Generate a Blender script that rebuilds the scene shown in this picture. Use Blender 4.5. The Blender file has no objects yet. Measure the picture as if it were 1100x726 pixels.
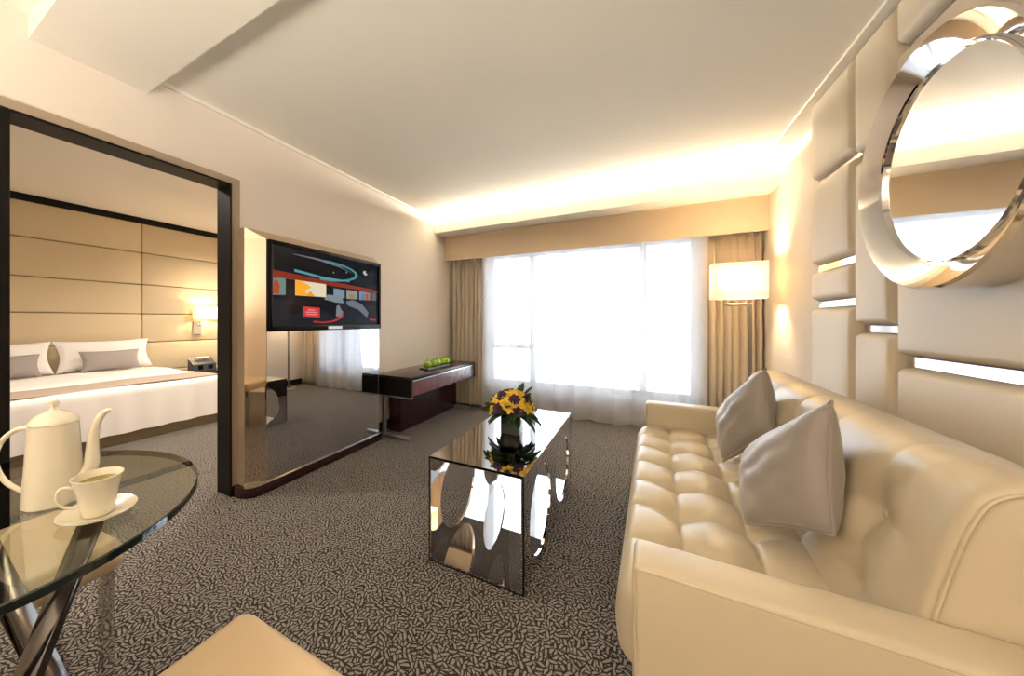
import bpy, bmesh, math, random
from mathutils import Vector, Matrix
random.seed(7)
PI = math.pi
sc = bpy.context.scene
C = sc.collection

# ------------------------------------------------------------------ camera
cam_data = bpy.data.cameras.new('camera')
cam = bpy.data.objects.new('camera', cam_data)
C.objects.link(cam)
cam.location = (0, 0, 1.15)
cam.rotation_euler = (PI/2, 0, math.radians(30.07))
cam_data.sensor_width = 36
cam_data.lens = 12.436
cam_data.shift_x = 0.0773
cam_data.shift_y = -0.01636
cam_data.clip_start = 0.02
sc.camera = cam

# ------------------------------------------------------------------ world, exposure, lamps
sc.view_settings.view_transform = 'Standard'
sc.view_settings.look = 'None'
sc.view_settings.gamma = 1.0
sc.view_settings.exposure = 1.6
sc.view_settings.use_curve_mapping = False
sc.cycles.use_denoising = True
sc.cycles.max_bounces = 12
sc.cycles.glossy_bounces = 8
sc.cycles.transparent_max_bounces = 16
sc.cycles.caustics_reflective = False
sc.cycles.caustics_refractive = False
sc.cycles.sample_clamp_indirect = 6.0

w = bpy.data.worlds.new('sky')
sc.world = w
w.use_nodes = True
bg = w.node_tree.nodes['Background']
bg.inputs['Color'].default_value = (0.86, 0.93, 1.0, 1)
bg.inputs['Strength'].default_value = 3.2

def lamp(name, kind, loc, power, color, rot=(0, 0, 0), **kw):
    d = bpy.data.lights.new(name, kind)
    d.energy = power
    d.color = color
    for k, v in kw.items():
        setattr(d, k, v)
    o = bpy.data.objects.new(name, d)
    o.location = loc
    o.rotation_euler = rot
    C.objects.link(o)
    return o

WARM = (1.0, 0.72, 0.42)
WARM2 = (1.0, 0.80, 0.56)
# sky portal in the window
pl = lamp('window_portal', 'AREA', (-0.6, 4.74, 1.15), 1, (1, 1, 1), (-PI/2, 0, 0), shape='RECTANGLE', size=2.4, size_y=1.8)
pl.data.cycles.is_portal = True
# hidden LED strip on the cove shelf, shining up at the ceiling
lamp('cove_strip_light', 'AREA', (-0.64, 4.14, 2.424), 37, (1.0, 0.90, 0.72), (PI+1.1, 0, 0), shape='RECTANGLE', size=3.3, size_y=0.02)
# added warm fill from the ceiling, unseen, for the near end of the room
for i, (x, y) in enumerate([(-1.7, -0.9), (0.3, -0.9), (-0.7, -1.9), (-0.6, 0.15)]):
    lamp('added_ceiling_fill', 'SPOT', (x, y, 2.44), 2, WARM2, (0, 0, 0), spot_size=math.radians(150), spot_blend=0.8, shadow_soft_size=0.10)
# added upward fill, unseen behind the camera, to brighten the ceiling
for (x, y) in [(-1.25, -1.45), (0.25, -1.45)]:
    lamp('added_upward_fill', 'SPOT', (x, y, 0.95), 70, (1.0, 0.92, 0.79), (PI, 0, 0), spot_size=math.radians(165), spot_blend=0.6, shadow_soft_size=0.30)
# added spots under the bedroom ceiling to light it, no fittings seen
for (x, y) in [(-3.4, 0.6), (-3.4, 2.6), (-5.0, 3.4)]:
    lamp('added_bedroom_fill', 'SPOT', (x, y, 2.58), 60, (1.0, 0.89, 0.74), (0, 0, 0), spot_size=math.radians(155), spot_blend=0.8, shadow_soft_size=0.10)

# ------------------------------------------------------------------ materials
def new_mat(name):
    m = bpy.data.materials.new(name)
    m.use_nodes = True
    nt = m.node_tree
    return m, nt, nt.nodes['Principled BSDF']

def mat(name, col, rough=0.5, metal=0.0, bump=None, vary=None, coat=0.0, sheen=0.0, spec=None, emit=None):
    """bump = (scale, strength, kind) ; vary = (scale, amount)"""
    m, nt, b = new_mat(name)
    b.inputs['Base Color'].default_value = (*col, 1)
    b.inputs['Roughness'].default_value = rough
    b.inputs['Metallic'].default_value = metal
    b.inputs['Coat Weight'].default_value = coat
    b.inputs['Sheen Weight'].default_value = sheen
    if spec is not None:
        b.inputs['Specular IOR Level'].default_value = spec
    if emit:
        b.inputs['Emission Color'].default_value = (*emit[0], 1)
        b.inputs['Emission Strength'].default_value = emit[1]
    tc = nt.nodes.new('ShaderNodeTexCoord')
    if vary:
        n = nt.nodes.new('ShaderNodeTexNoise')
        n.inputs['Scale'].default_value = vary[0]
        n.inputs['Detail'].default_value = 3
        nt.links.new(tc.outputs['Object'], n.inputs['Vector'])
        r = nt.nodes.new('ShaderNodeValToRGB')
        a = vary[1]
        r.color_ramp.elements[0].position = 0.3
        r.color_ramp.elements[1].position = 0.7
        r.color_ramp.elements[0].color = (*[c*(1-a) for c in col], 1)
        r.color_ramp.elements[1].color = (*[min(1, c*(1+a)) for c in col], 1)
        nt.links.new(n.outputs['Fac'], r.inputs['Fac'])
        nt.links.new(r.outputs['Color'], b.inputs['Base Color'])
    if bump:
        if len(bump) > 2 and bump[2] == 'wave':
            n = nt.nodes.new('ShaderNodeTexWave')
            n.inputs['Distortion'].default_value = 2
            out = n.outputs['Fac']
        else:
            n = nt.nodes.new('ShaderNodeTexNoise')
            n.inputs['Detail'].default_value = 4
            out = n.outputs['Fac']
        n.inputs['Scale'].default_value = bump[0]
        nt.links.new(tc.outputs['Object'], n.inputs['Vector'])
        bp = nt.nodes.new('ShaderNodeBump')
        bp.inputs['Strength'].default_value = bump[1]
        bp.inputs['Distance'].default_value = 0.004
        nt.links.new(out, bp.inputs['Height'])
        nt.links.new(bp.outputs['Normal'], b.inputs['Normal'])
    return m

def carpet_mat():
    m, nt, b = new_mat('carpet_dashes')
    N = nt.nodes.new; L = nt.links.new
    tc = N('ShaderNodeTexCoord')
    vor = N('ShaderNodeTexVoronoi'); vor.voronoi_dimensions = '2D'
    vor.inputs['Scale'].default_value = 43
    nz = N('ShaderNodeTexNoise'); nz.inputs['Scale'].default_value = 22
    add = N('ShaderNodeVectorMath'); add.operation = 'MULTIPLY_ADD'
    add.inputs[1].default_value = (0.02, 0.02, 0.0)
    L(tc.outputs['Object'], nz.inputs['Vector'])
    L(nz.outputs['Color'], add.inputs[0]); L(tc.outputs['Object'], add.inputs[2])
    L(add.outputs[0], vor.inputs['Vector'])
    # every cell carries short stripes in its own direction
    sep = N('ShaderNodeSeparateColor'); L(vor.outputs['Color'], sep.inputs[0])
    ang = N('ShaderNodeMath'); ang.operation = 'MULTIPLY'; ang.inputs[1].default_value = 6.283
    L(sep.outputs[0], ang.inputs[0])
    cs = N('ShaderNodeMath'); cs.operation = 'COSINE'; L(ang.outputs[0], cs.inputs[0])
    sn = N('ShaderNodeMath'); sn.operation = 'SINE'; L(ang.outputs[0], sn.inputs[0])
    comb = N('ShaderNodeCombineXYZ'); L(cs.outputs[0], comb.inputs[0]); L(sn.outputs[0], comb.inputs[1])
    dot = N('ShaderNodeVectorMath'); dot.operation = 'DOT_PRODUCT'
    L(comb.outputs[0], dot.inputs[0]); L(add.outputs[0], dot.inputs[1])
    ph = N('ShaderNodeMath'); ph.operation = 'MULTIPLY_ADD'; ph.inputs[1].default_value = 420.0
    L(dot.outputs['Value'], ph.inputs[0]); L(sep.outputs[1], ph.inputs[2])
    wv = N('ShaderNodeMath'); wv.operation = 'SINE'; L(ph.outputs[0], wv.inputs[0])
    ramp = N('ShaderNodeValToRGB')
    mp = N('ShaderNodeMath'); mp.operation = 'MULTIPLY_ADD'; mp.inputs[1].default_value = 0.5; mp.inputs[2].default_value = 0.5
    L(wv.outputs[0], mp.inputs[0])
    ve = N('ShaderNodeTexVoronoi'); ve.voronoi_dimensions = '2D'; ve.feature = 'DISTANCE_TO_EDGE'
    ve.inputs['Scale'].default_value = 43
    L(add.outputs[0], ve.inputs['Vector'])
    ed = N('ShaderNodeMapRange'); ed.inputs['From Min'].default_value = 0.02; ed.inputs['From Max'].default_value = 0.13
    L(ve.outputs['Distance'], ed.inputs['Value'])
    mul = N('ShaderNodeMath'); mul.operation = 'MULTIPLY'
    L(mp.outputs[0], mul.inputs[0]); L(ed.outputs[0], mul.inputs[1])
    L(mul.outputs[0], ramp.inputs['Fac'])
    e = ramp.color_ramp.elements
    e[0].position = 0.16; e[0].color = (0.048, 0.041, 0.038, 1)
    e[1].position = 0.50; e[1].color = (0.41, 0.365, 0.33, 1)
    # pile fibre
    fib = N('ShaderNodeTexNoise'); fib.inputs['Scale'].default_value = 420
    L(tc.outputs['Object'], fib.inputs['Vector'])
    mix = N('ShaderNodeMix'); mix.data_type = 'RGBA'; mix.blend_type = 'MULTIPLY'
    mix.inputs['Factor'].default_value = 0.6
    L(ramp.outputs['Color'], mix.inputs[6]); L(fib.outputs['Fac'], mix.inputs[7])
    g = N('ShaderNodeBrightContrast'); g.inputs['Bright'].default_value = 0.0
    L(mix.outputs[2], g.inputs['Color'])
    L(g.outputs[0], b.inputs['Base Color'])
    b.inputs['Roughness'].default_value = 0.95
    b.inputs['Specular IOR Level'].default_value = 0.1
    bp = N('ShaderNodeBump'); bp.inputs['Strength'].default_value = 0.5; bp.inputs['Distance'].default_value = 0.004
    L(mp.outputs[0], bp.inputs['Height']); L(bp.outputs['Normal'], b.inputs['Normal'])
    return m

def glass_mat(name, tint=(1, 1, 1), refl=0.12, rough=0.0):
    """thin clear pane: lets light straight through, mirrors a little"""
    m = bpy.data.materials.new(name); m.use_nodes = True
    nt = m.node_tree; nt.nodes.clear()
    o = nt.nodes.new('ShaderNodeOutputMaterial')
    t = nt.nodes.new('ShaderNodeBsdfTransparent'); t.inputs[0].default_value = (*tint, 1)
    g = nt.nodes.new('ShaderNodeBsdfGlossy'); g.inputs['Roughness'].default_value = rough
    fr = nt.nodes.new('ShaderNodeFresnel'); fr.inputs['IOR'].default_value = 1.5
    ma = nt.nodes.new('ShaderNodeMath'); ma.operation = 'ADD'; ma.inputs[1].default_value = refl - 0.04
    ma.use_clamp = True
    mx = nt.nodes.new('ShaderNodeMixShader')
    nt.links.new(fr.outputs[0], ma.inputs[0]); nt.links.new(ma.outputs[0], mx.inputs[0])
    nt.links.new(t.outputs[0], mx.inputs[1]); nt.links.new(g.outputs[0], mx.inputs[2])
    nt.links.new(mx.outputs[0], o.inputs[0])
    return m

def sheer_mat():
    m = bpy.data.materials.new('sheer_voile'); m.use_nodes = True
    nt = m.node_tree; nt.nodes.clear()
    o = nt.nodes.new('ShaderNodeOutputMaterial')
    tr = nt.nodes.new('ShaderNodeBsdfTransparent')
    tl = nt.nodes.new('ShaderNodeBsdfTranslucent'); tl.inputs[0].default_value = (0.97, 0.97, 0.99, 1)
    df = nt.nodes.new('ShaderNodeBsdfDiffuse'); df.inputs[0].default_value = (0.92, 0.92, 0.94, 1)
    m1 = nt.nodes.new('ShaderNodeMixShader'); m1.inputs[0].default_value = 0.35
    m2 = nt.nodes.new('ShaderNodeMixShader'); m2.inputs[0].default_value = 0.62
    nt.links.new(tl.outputs[0], m1.inputs[1]); nt.links.new(df.outputs[0], m1.inputs[2])
    nt.links.new(tr.outputs[0], m2.inputs[1]); nt.links.new(m1.outputs[0], m2.inputs[2])
    nt.links.new(m2.outputs[0], o.inputs[0])
    return m

def shade_mat(name, col, strength):
    """lit lampshade fabric: glows from the bulb behind it"""
    m, nt, b = new_mat(name)
    b.inputs['Base Color'].default_value = (0.85, 0.78, 0.62, 1)
    b.inputs['Roughness'].default_value = 0.9
    b.inputs['Emission Color'].default_value = (*col, 1)
    b.inputs['Emission Strength'].default_value = strength
    return m

def shade_fabric(name):
    m = bpy.data.materials.new(name); m.use_nodes = True
    nt = m.node_tree; nt.nodes.clear()
    o = nt.nodes.new('ShaderNodeOutputMaterial')
    tl = nt.nodes.new('ShaderNodeBsdfTranslucent'); tl.inputs[0].default_value = (0.92, 0.84, 0.70, 1)
    d = nt.nodes.new('ShaderNodeBsdfDiffuse'); d.inputs[0].default_value = (0.85, 0.78, 0.66, 1)
    mx = nt.nodes.new('ShaderNodeMixShader'); mx.inputs[0].default_value = 0.55
    nt.links.new(tl.outputs[0], mx.inputs[1]); nt.links.new(d.outputs[0], mx.inputs[2])
    nt.links.new(mx.outputs[0], o.inputs[0])
    return m

def facade_mat():
    m, nt, b = new_mat('pale_facade')
    tc = nt.nodes.new('ShaderNodeTexCoord')
    br = nt.nodes.new('ShaderNodeTexBrick')
    br.offset = 0.0
    br.inputs['Scale'].default_value = 1.0
    br.inputs['Brick Width'].default_value = 2.4
    br.inputs['Row Height'].default_value = 1.5
    br.inputs['Mortar Size'].default_value = 0.42
    br.inputs['Mortar Smooth'].default_value = 0.0
    br.inputs['Color1'].default_value = (0.42, 0.45, 0.50, 1)
    br.inputs['Color2'].default_value = (0.52, 0.55, 0.58, 1)
    br.inputs['Mortar'].default_value = (0.95, 0.95, 0.95, 1)
    mp = nt.nodes.new('ShaderNodeMapping'); mp.inputs['Rotation'].default_value = (PI/2, 0, 0)
    nt.links.new(tc.outputs['Object'], mp.inputs['Vector'])
    nt.links.new(mp.outputs[0], br.inputs['Vector'])
    nt.links.new(br.outputs['Color'], b.inputs['Base Color'])
    b.inputs['Roughness'].default_value = 0.9
    return m

MT = dict(
    wall=mat('cream_wall_paper', (0.76, 0.68, 0.60), 0.7, bump=(260, 0.06)),
    ceil=mat('ceiling_paint', (0.82, 0.77, 0.68), 0.9),
    valance=mat('beige_valance', (0.66, 0.52, 0.37), 0.8),
    carpet=carpet_mat(),
    dark=mat('espresso_wood', (0.010, 0.008, 0.007), 0.45, bump=(40, 0.05, 'wave'), spec=0.12),
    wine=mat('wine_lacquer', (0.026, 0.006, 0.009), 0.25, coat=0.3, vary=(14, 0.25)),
    wine_drawer=mat('wine_drawer_lacquer', (0.12, 0.030, 0.042), 0.25, coat=0.5, vary=(10, 0.2)),  # lighter, redder wine lacquer of the drawer fronts
    tan=mat('tan_casing', (0.36, 0.28, 0.20), 0.5),
    mirror=mat('silver_mirror', (0.90, 0.91, 0.92), 0.0, 1.0),
    tintmir=mat('grey_tinted_mirror', (0.76, 0.76, 0.78), 0.0, 1.0),
    bronze=mat('bronze_mirror', (0.70, 0.58, 0.45), 0.03, 1.0),
    chrome=mat('polished_chrome', (0.80, 0.78, 0.76), 0.05, 1.0),
    strip=mat('bronze_strip', (.50, .46, .42), .08, 1.0),
    steel=mat('brushed_steel', (0.42, 0.41, 0.40), 0.3, 1.0),
    lampmetal=mat('dull_nickel', (.20, .18, .16), .4, .6),
    darkchrome=mat('dark_chrome', (.13, .12, .115), .12, 1.0),
    black=mat('black_plastic', (0.004, 0.004, 0.005), 0.3, spec=.15),
    leather=mat('cream_leather', (0.59, 0.50, 0.36), 0.30, bump=(190, 0.08), spec=0.5),
    panel=mat('ivory_leatherette', (0.74, 0.64, 0.50), 0.48, bump=(300, 0.05)),
    head=mat('headboard_fabric', (0.66, 0.54, 0.36), 0.85, bump=(240, 0.2)),
    satin=mat('taupe_satin', (0.33, 0.295, 0.27), 0.42, bump=(38, 0.25), sheen=0.4),
    curtain=mat('beige_curtain', (0.56, 0.48, 0.38), 0.5, bump=(120, 0.1), sheen=0.3),
    sheer=sheer_mat(),
    linen=mat('white_linen', (0.82, 0.78, 0.76), 0.85, bump=(30, 0.15)),
    runner=mat('taupe_runner', (0.40, 0.32, 0.26), 0.8),
    greycush=mat('grey_cushion', (0.30, 0.265, 0.25), 0.6),
    china=mat('ivory_porcelain', (0.78, 0.72, 0.58), 0.18, coat=0.6),
    tea=mat('green_tea', (0.20, 0.16, 0.02), 0.1),
    glass=glass_mat('table_glass', (0.90, 0.92, 0.86), 0.10),
    glassedge=mat('glass_rim', (0.008, 0.016, 0.018), 0.08, coat=0.6),
    pane=glass_mat('window_glass', (0.97, 0.98, 0.98), 0.05),
    alu=mat('grey_window_frame', (0.34, 0.35, 0.38), 0.45),
    sill=mat('grey_mauve_plaster', (0.58, 0.54, 0.55), 0.8),
    apple=mat('green_apple', (0.28, 0.48, 0.02), 0.25, vary=(25, 0.3)),
    stem=mat('brown_stem', (0.08, 0.05, 0.02), 0.8),
    leaf=mat('dark_leaf', (0.018, 0.055, 0.012), 0.45, vary=(30, 0.4)),
    yellow=mat('yellow_petal', (0.80, 0.52, 0.04), 0.55, vary=(40, 0.3)),
    purple=mat('purple_petal', (0.040, 0.010, 0.040), 0.6),
    seatlea=mat('tan_seat_leather', (0.66, 0.50, 0.31), 0.42, bump=(200, 0.08)),
    facade=facade_mat(),
)

# ------------------------------------------------------------------ mesh helpers
class MB:
    def __init__(self):
        self.v = []; self.f = []
    def add(self, vs, fs):
        k = len(self.v)
        self.v += [tuple(p) for p in vs]
        self.f += [tuple(i + k for i in f) for f in fs]
        return self
    def bm_add(self, bm):
        bm.verts.ensure_lookup_table()
        for i, v in enumerate(bm.verts): v.index = i
        self.add([v.co[:] for v in bm.verts], [[v.index for v in f.verts] for f in bm.faces])
        bm.free()
        return self
    def box(self, lo, hi, bev=0.0, seg=3, m=None):
        bm = bmesh.new()
        bmesh.ops.create_cube(bm, size=1)
        for v in bm.verts:
            v.co = Vector([lo[i] + (v.co[i] + .5)*(hi[i]-lo[i]) for i in range(3)])
        if bev > 0:
            bmesh.ops.bevel(bm, geom=list(bm.edges), offset=bev, segments=seg, profile=0.5, affect='EDGES')
        if m is not None:
            bmesh.ops.transform(bm, matrix=m, verts=bm.verts)
        return self.bm_add(bm)
    def bar(self, a, b, w, d, up=(0, 0, 1), bev=0.0):
        """rectangular bar from a to b"""
        a = Vector(a); b = Vector(b)
        z = (b-a).normalized(); u = Vector(up)
        if abs(z.dot(u)) > 0.98: u = Vector((0, 1, 0))
        x = u.cross(z).normalized(); y = z.cross(x)
        M = Matrix((x, y, z)).transposed().to_4x4(); M.translation = a
        return self.box((-w/2, -d/2, 0), (w/2, d/2, (b-a).length), bev, 2, M)
    def tube(self, pts, r, n=12, closed=False, caps=True):
        pts = [Vector(p) for p in pts]
        N = len(pts)
        rs = r if isinstance(r, (list, tuple)) else [r]*N
        vs = []; fs = []
        t0 = None; nrm = None
        for i, p in enumerate(pts):
            if closed: t = pts[(i+1) % N] - pts[i-1]
            else: t = pts[min(i+1, N-1)] - pts[max(i-1, 0)]
            t.normalize()
            if nrm is None:
                u = Vector((0, 0, 1)) if abs(t.z) < .9 else Vector((1, 0, 0))
                nrm = (u - t*u.dot(t)).normalized()
            else:
                nrm = (nrm - t*nrm.dot(t)).normalized()
            b = t.cross(nrm)
            for k in range(n):
                a = 2*PI*k/n
                vs.append(p + (nrm*math.cos(a) + b*math.sin(a))*rs[i])
        M_ = N if closed else N-1
        for i in range(M_):
            j = (i+1) % N
            for k in range(n):
                fs.append((i*n+k, i*n+(k+1) % n, j*n+(k+1) % n, j*n+k))
        if caps and not closed:
            fs.append(tuple(range(n-1, -1, -1))); fs.append(tuple((N-1)*n+k for k in range(n)))
        return self.add(vs, fs)
    def lathe(self, prof, c=(0, 0, 0), n=32, axis='z'):
        vs = []; fs = []
        for (r, z) in prof:
            for k in range(n):
                a = 2*PI*k/n
                x, y = max(r, 1e-5)*math.cos(a), max(r, 1e-5)*math.sin(a)
                p = (x, y, z) if axis == 'z' else (z, x, y)
                vs.append((p[0]+c[0], p[1]+c[1], p[2]+c[2]))
        for i in range(len(prof)-1):
            for k in range(n):
                fs.append((i*n+k, i*n+(k+1) % n, (i+1)*n+(k+1) % n, (i+1)*n+k))
        return self.add(vs, fs)
    def grid(self, fn, nu, nv, flip=False, wrap_u=False):
        vs = [fn(i/nu, j/nv) for j in range(nv+1) for i in range(nu+1)]
        fs = []
        for j in range(nv):
            for i in range(nu):
                a = j*(nu+1)+i
                q = (a, a+1, a+nu+2, a+nu+1)
                fs.append(q[::-1] if flip else q)
        return self.add(vs, fs)
    def prism(self, poly, a, b, axis):
        """poly of 2D points extruded along axis ('x','y','z') from a to b"""
        def P(p, t):
            return {'x': (t, p[0], p[1]), 'y': (p[0], t, p[1]), 'z': (p[0], p[1], t)}[axis]
        n = len(poly)
        vs = [P(p, a) for p in poly] + [P(p, b) for p in poly]
        fs = [tuple(range(n-1, -1, -1)), tuple(range(n, 2*n))]
        fs += [(i, (i+1) % n, n+(i+1) % n, n+i) for i in range(n)]
        return self.add(vs, fs)
    def build(self, name, m, parent=None, smooth=35, loc=None):
        me = bpy.data.meshes.new(name)
        me.from_pydata([tuple(p) for p in self.v], [], self.f)
        bm = bmesh.new(); bm.from_mesh(me)
        bmesh.ops.remove_doubles(bm, verts=bm.verts, dist=1e-5)
        bmesh.ops.recalc_face_normals(bm, faces=bm.faces)
        bm.to_mesh(me); bm.free()
        me.materials.append(m)
        if smooth:
            me.polygons.foreach_set('use_smooth', [True]*len(me.polygons))
            me.set_sharp_from_angle(angle=math.radians(smooth))
        o = bpy.data.objects.new(name, me)
        C.objects.link(o)
        if parent is not None:
            o.parent = parent
        if loc is not None:
            o.location = loc
        return o

def tag(o, label, cat, group=None):
    o['label'] = label; o['category'] = cat
    if group: o['group'] = group
    return o

def thing(name, label, cat, loc=(0, 0, 0), rz=0.0, group=None):
    o = bpy.data.objects.new(name, None)
    o.empty_display_size = 0.1
    C.objects.link(o)
    o.location = loc; o.rotation_euler = (0, 0, rz)
    return tag(o, label, cat, group)

def struct(name, mb, m, smooth=0):
    o = mb.build(name, m, None, smooth)
    o['kind'] = 'structure'
    return o

def box(lo, hi, bev=0.0, seg=3):
    return MB().box(lo, hi, bev, seg)

def dup(root, loc, rz=None, label=None, group=None):
    r = root.copy(); C.objects.link(r); r.location = loc
    if rz is not None: r.rotation_euler = (0, 0, rz)
    if label: r['label'] = label
    if group: r['group'] = group
    for ch in list(root.children):
        c = ch.copy(); C.objects.link(c); c.parent = r
        for g in list(ch.children):
            d = g.copy(); C.objects.link(d); d.parent = c
    return r

# ------------------------------------------------------------------ the setting
XL, XR, YB, YV, ZC = -2.32, 1.04, 4.62, 4.33, 2.50
YF = -2.6                               # wall behind the camera
BX, BYN, BYF, BZC = -6.25, -1.2, 4.2, 2.64   # bedroom
DY0, DY1, DZ = 0.40, 1.335, 2.040       # clear door opening

struct('floor', box((-6.4, YF-.1, -0.1), (XR+.15, YB+.2, 0)), MT['carpet'])
struct('ceiling', box((XL-.06, YF-.1, ZC), (XR+.15, YB+.2, ZC+.1)), MT['ceil'])
struct('ceiling_bedroom', box((BX-.1, BYN-.1, BZC), (XL-.06, BYF+.1, BZC+.1)), MT['ceil'])
struct('trim_1', box((XL, 0.455, 2.395), (XR, 0.890, ZC)), MT['ceil'])          # dropped beam
wl = MB()
wl.box((XL-.12, YF-.1, 0), (XL, DY0-.035, BZC))
wl.box((XL-.12, DY1+.012, 0), (XL, YB+.2, BZC))
wl.box((XL-.12, DY0-.035, DZ+.012), (XL, DY1+.012, BZC))
struct('wall_left', wl, MT['wall'])
struct('wall_right', box((XR, YF-.1, 0), (XR+.12, YB+.2, ZC)), MT['wall'])
struct('wall_front', box((XL-.12, YF-.1, 0), (XR+.12, YF, ZC)), MT['wall'])
WX0, WX1, WZ0, WZ1 = -1.78, 0.56, 0.30, 2.06
wb = MB()
wb.box((XL, YB, 0), (WX0, YB+.16, ZC)); wb.box((WX1, YB, 0), (XR, YB+.16, ZC))
wb.box((WX0, YB, WZ1), (WX1, YB+.16, ZC)); wb.box((WX0, YB, 0), (WX1, YB+.16, WZ0))
struct('wall_back', wb, MT['sill'])
# cove bulkhead and the valance face below it
struct('trim_2', MB().prism([(4.05, 2.31), (4.05, 2.425), (4.075, 2.425), (4.075, 2.335), (4.36, 2.335), (4.36, 2.31)], XL, XR, 'x'), MT['ceil'])
struct('trim_3', box((XL, YV, 1.985), (XR, YV+.03, 2.312)), MT['valance'])
struct('trim_4', box((XL, 0.89, ZC-.022), (XL+.015, 4.2, ZC)), MT['ceil'])   # slim cornice, left wall
struct('trim_5', box((0.90, 0.89, ZC-.018), (XR, 4.2, ZC)), MT['ceil'])      # slim cornice, padded wall
struct('baseboard_left', MB().box((XL, 2.75, 0), (XL+.015, YB, .10)), MT['dark'])
struct('baseboard_right', MB().box((XR-.015, 3.10, 0), (XR, YB, .10)), MT['dark'])
struct('baseboard_front', MB().box((XL, YF, 0), (XR, YF+.015, .12)), MT['dark'])
struct('baseboard_near', MB().box((XL, YF, 0), (XL+.015, DY0-.06, .12)), MT['dark'])
# bedroom shell
struct('wall_bedroom_head', box((BX-.1, BYN-.1, 0), (BX, BYF+.1, BZC)), MT['wall'])
struct('wall_bedroom_near', box((BX, BYN-.1, 0), (XL-.12, BYN, BZC)), MT['wall'])
struct('wall_bedroom_far', box((BX, BYF, 0), (XL-.12, BYF+.1, BZC)), MT['wall'])

# door opening: dark frame and tan outer casing
df = MB()
fx0, fx1 = XL-.135, XL+.02
df.box((fx0, DY0-.035, 0), (fx1, DY0, DZ+.012), .003, 1)
df.box((fx0, DY1, 0), (fx1, DY1+.012, DZ+.012), .003, 1)
df.box((fx0, DY0, DZ), (fx1, DY1, DZ+.012), .003, 1)
o = df.build('door_frame_1', MT['dark'], None, 0); o['kind'] = 'structure'; o.name = 'door_1'
cs = MB()
cs.box((XL, DY1+.012, 0), (XL+.012, DY1+.070, DZ+.055)); cs.box((XL, DY0-.09, DZ+.012), (XL+.012, DY1+.012, DZ+.055))
cs.box((XL, DY0-.09, 0), (XL+.012, DY0-.035, DZ+.012))
struct('trim_6', cs, MT['tan'])

# window: frame, panes, everything one assembly
wf = MB()
y0, y1 = YB+.03, YB+.09
for x, ww in ((WX0+.03, .06), (-1.19, .075), (0.05, .075), (WX1-.035, .07)):
    wf.box((x-ww/2, y0, WZ0), (x+ww/2, y1, WZ1))
wf.box((WX0, y0, WZ0), (WX1, y1, WZ0+.06)); wf.box((WX0, y0, WZ1-.06), (WX1, y1, WZ1))
wf.box((WX0, y0, .78), (-1.19, y1, .84))
o = struct('window_1', wf, MT['alu'])
pn = box((WX0, YB+.055, WZ0), (WX1, YB+.062, WZ1)).build('window_pane', MT['pane'], o, 0)
struct('trim_7', box((WX0-.02, YB-.05, WZ0-.03), (WX1+.02, YB+.03, WZ0)), mat('white_sill', (.8, .8, .8), .4))
# building across the street
bd = MB().box((-40, 26, -40), (30, 34, 26))
b_ = bd.build('apartment_block', MT['facade'], None, 0)
tag(b_, 'pale apartment block seen outside through the sheer curtain', 'building')

# ------------------------------------------------------------------ padded wall on the right
def puffy(lo, hi, puff, m, name, label, group):
    """leather covered panel on the wall x = XR; its face bulges towards -X. lo/hi = (y, z)"""
    (ya, za), (yb, zb) = lo, hi
    xs = XR - .035; d = puff
    W, H = yb-ya, zb-za
    r = .035
    def prof(t, L):
        e = min(t, 1-t)*L
        if e >= r: return 1.0
        q = 1 - e/r
        return math.sqrt(max(0, 1-q*q))
    def coords(n, L):
        k = 7
        a = [r*(1-math.cos(PI/2*i/k))/L for i in range(k+1)]
        mid = [a[-1] + (1-2*a[-1])*i/6 for i in range(1, 6)]
        return a + mid + [1-q for q in reversed(a)]
    us, vs_ = coords(0, W), coords(0, H)
    vs = []; fs = []
    for v in vs_:
        for u in us:
            h = d*min(prof(u, W), prof(v, H))*(0.93 + .07*math.sin(PI*u)**.5*math.sin(PI*v)**.5)
            vs.append((xs-h, ya+u*W, za+v*H))
    n = len(us)
    for j in range(len(vs_)-1):
        for i in range(n-1):
            a = j*n+i
            fs.append((a, a+1, a+n+1, a+n))
    k = MB().add(vs, fs)
    k.box((xs, ya, za), (XR-.002, yb, zb))
    o = k.build(name, m, None, 50)
    return tag(o, label, 'wall panel', group)

G = 'padded leather panels covering the right wall'
A0, A1_, B0, B1_, C1_ = 3.075, 2.585, 2.570, 2.262, 2.245
PN = [
 ((A1_, .06), (A0, 1.232), 'tall padded ivory panel of the farthest column, its foot behind the sofa'),
 ((A1_, 1.268), (A0, 1.452), 'smallest padded ivory panel, between two dark strips in the farthest column'),
 ((A1_, 1.487), (A0, 1.975), 'squarish padded ivory panel in the farthest column, left of the round mirror'),
 ((A1_, 2.005), (A0, 2.478), 'topmost padded ivory panel of the farthest column, under the ceiling'),
 ((B1_, .06), (B0, 1.098), 'narrow padded ivory panel behind the sofa, below the mirror\'s left edge'),
 ((B1_, 1.130), (B0, 1.935), 'narrow padded ivory panel directly left of the round mirror'),
 ((B1_, 1.965), (B0, 2.478), 'narrow padded ivory panel above left of the mirror, reaching the ceiling'),
 ((0.98, .06), (C1_, .965), 'wide padded ivory panel behind the sofa, below the long chrome strip'),
 ((0.98, 1.005), (C1_, 2.255), 'large padded ivory panel that the round mirror hangs on'),
 ((0.98, 2.285), (C1_, 2.478), 'padded ivory panel above the round mirror, along the ceiling'),
]
for lo, hi, lab in PN:
    puffy(lo, hi, .085, MT['panel'], 'padded_wall_panel', lab, G)
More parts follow.
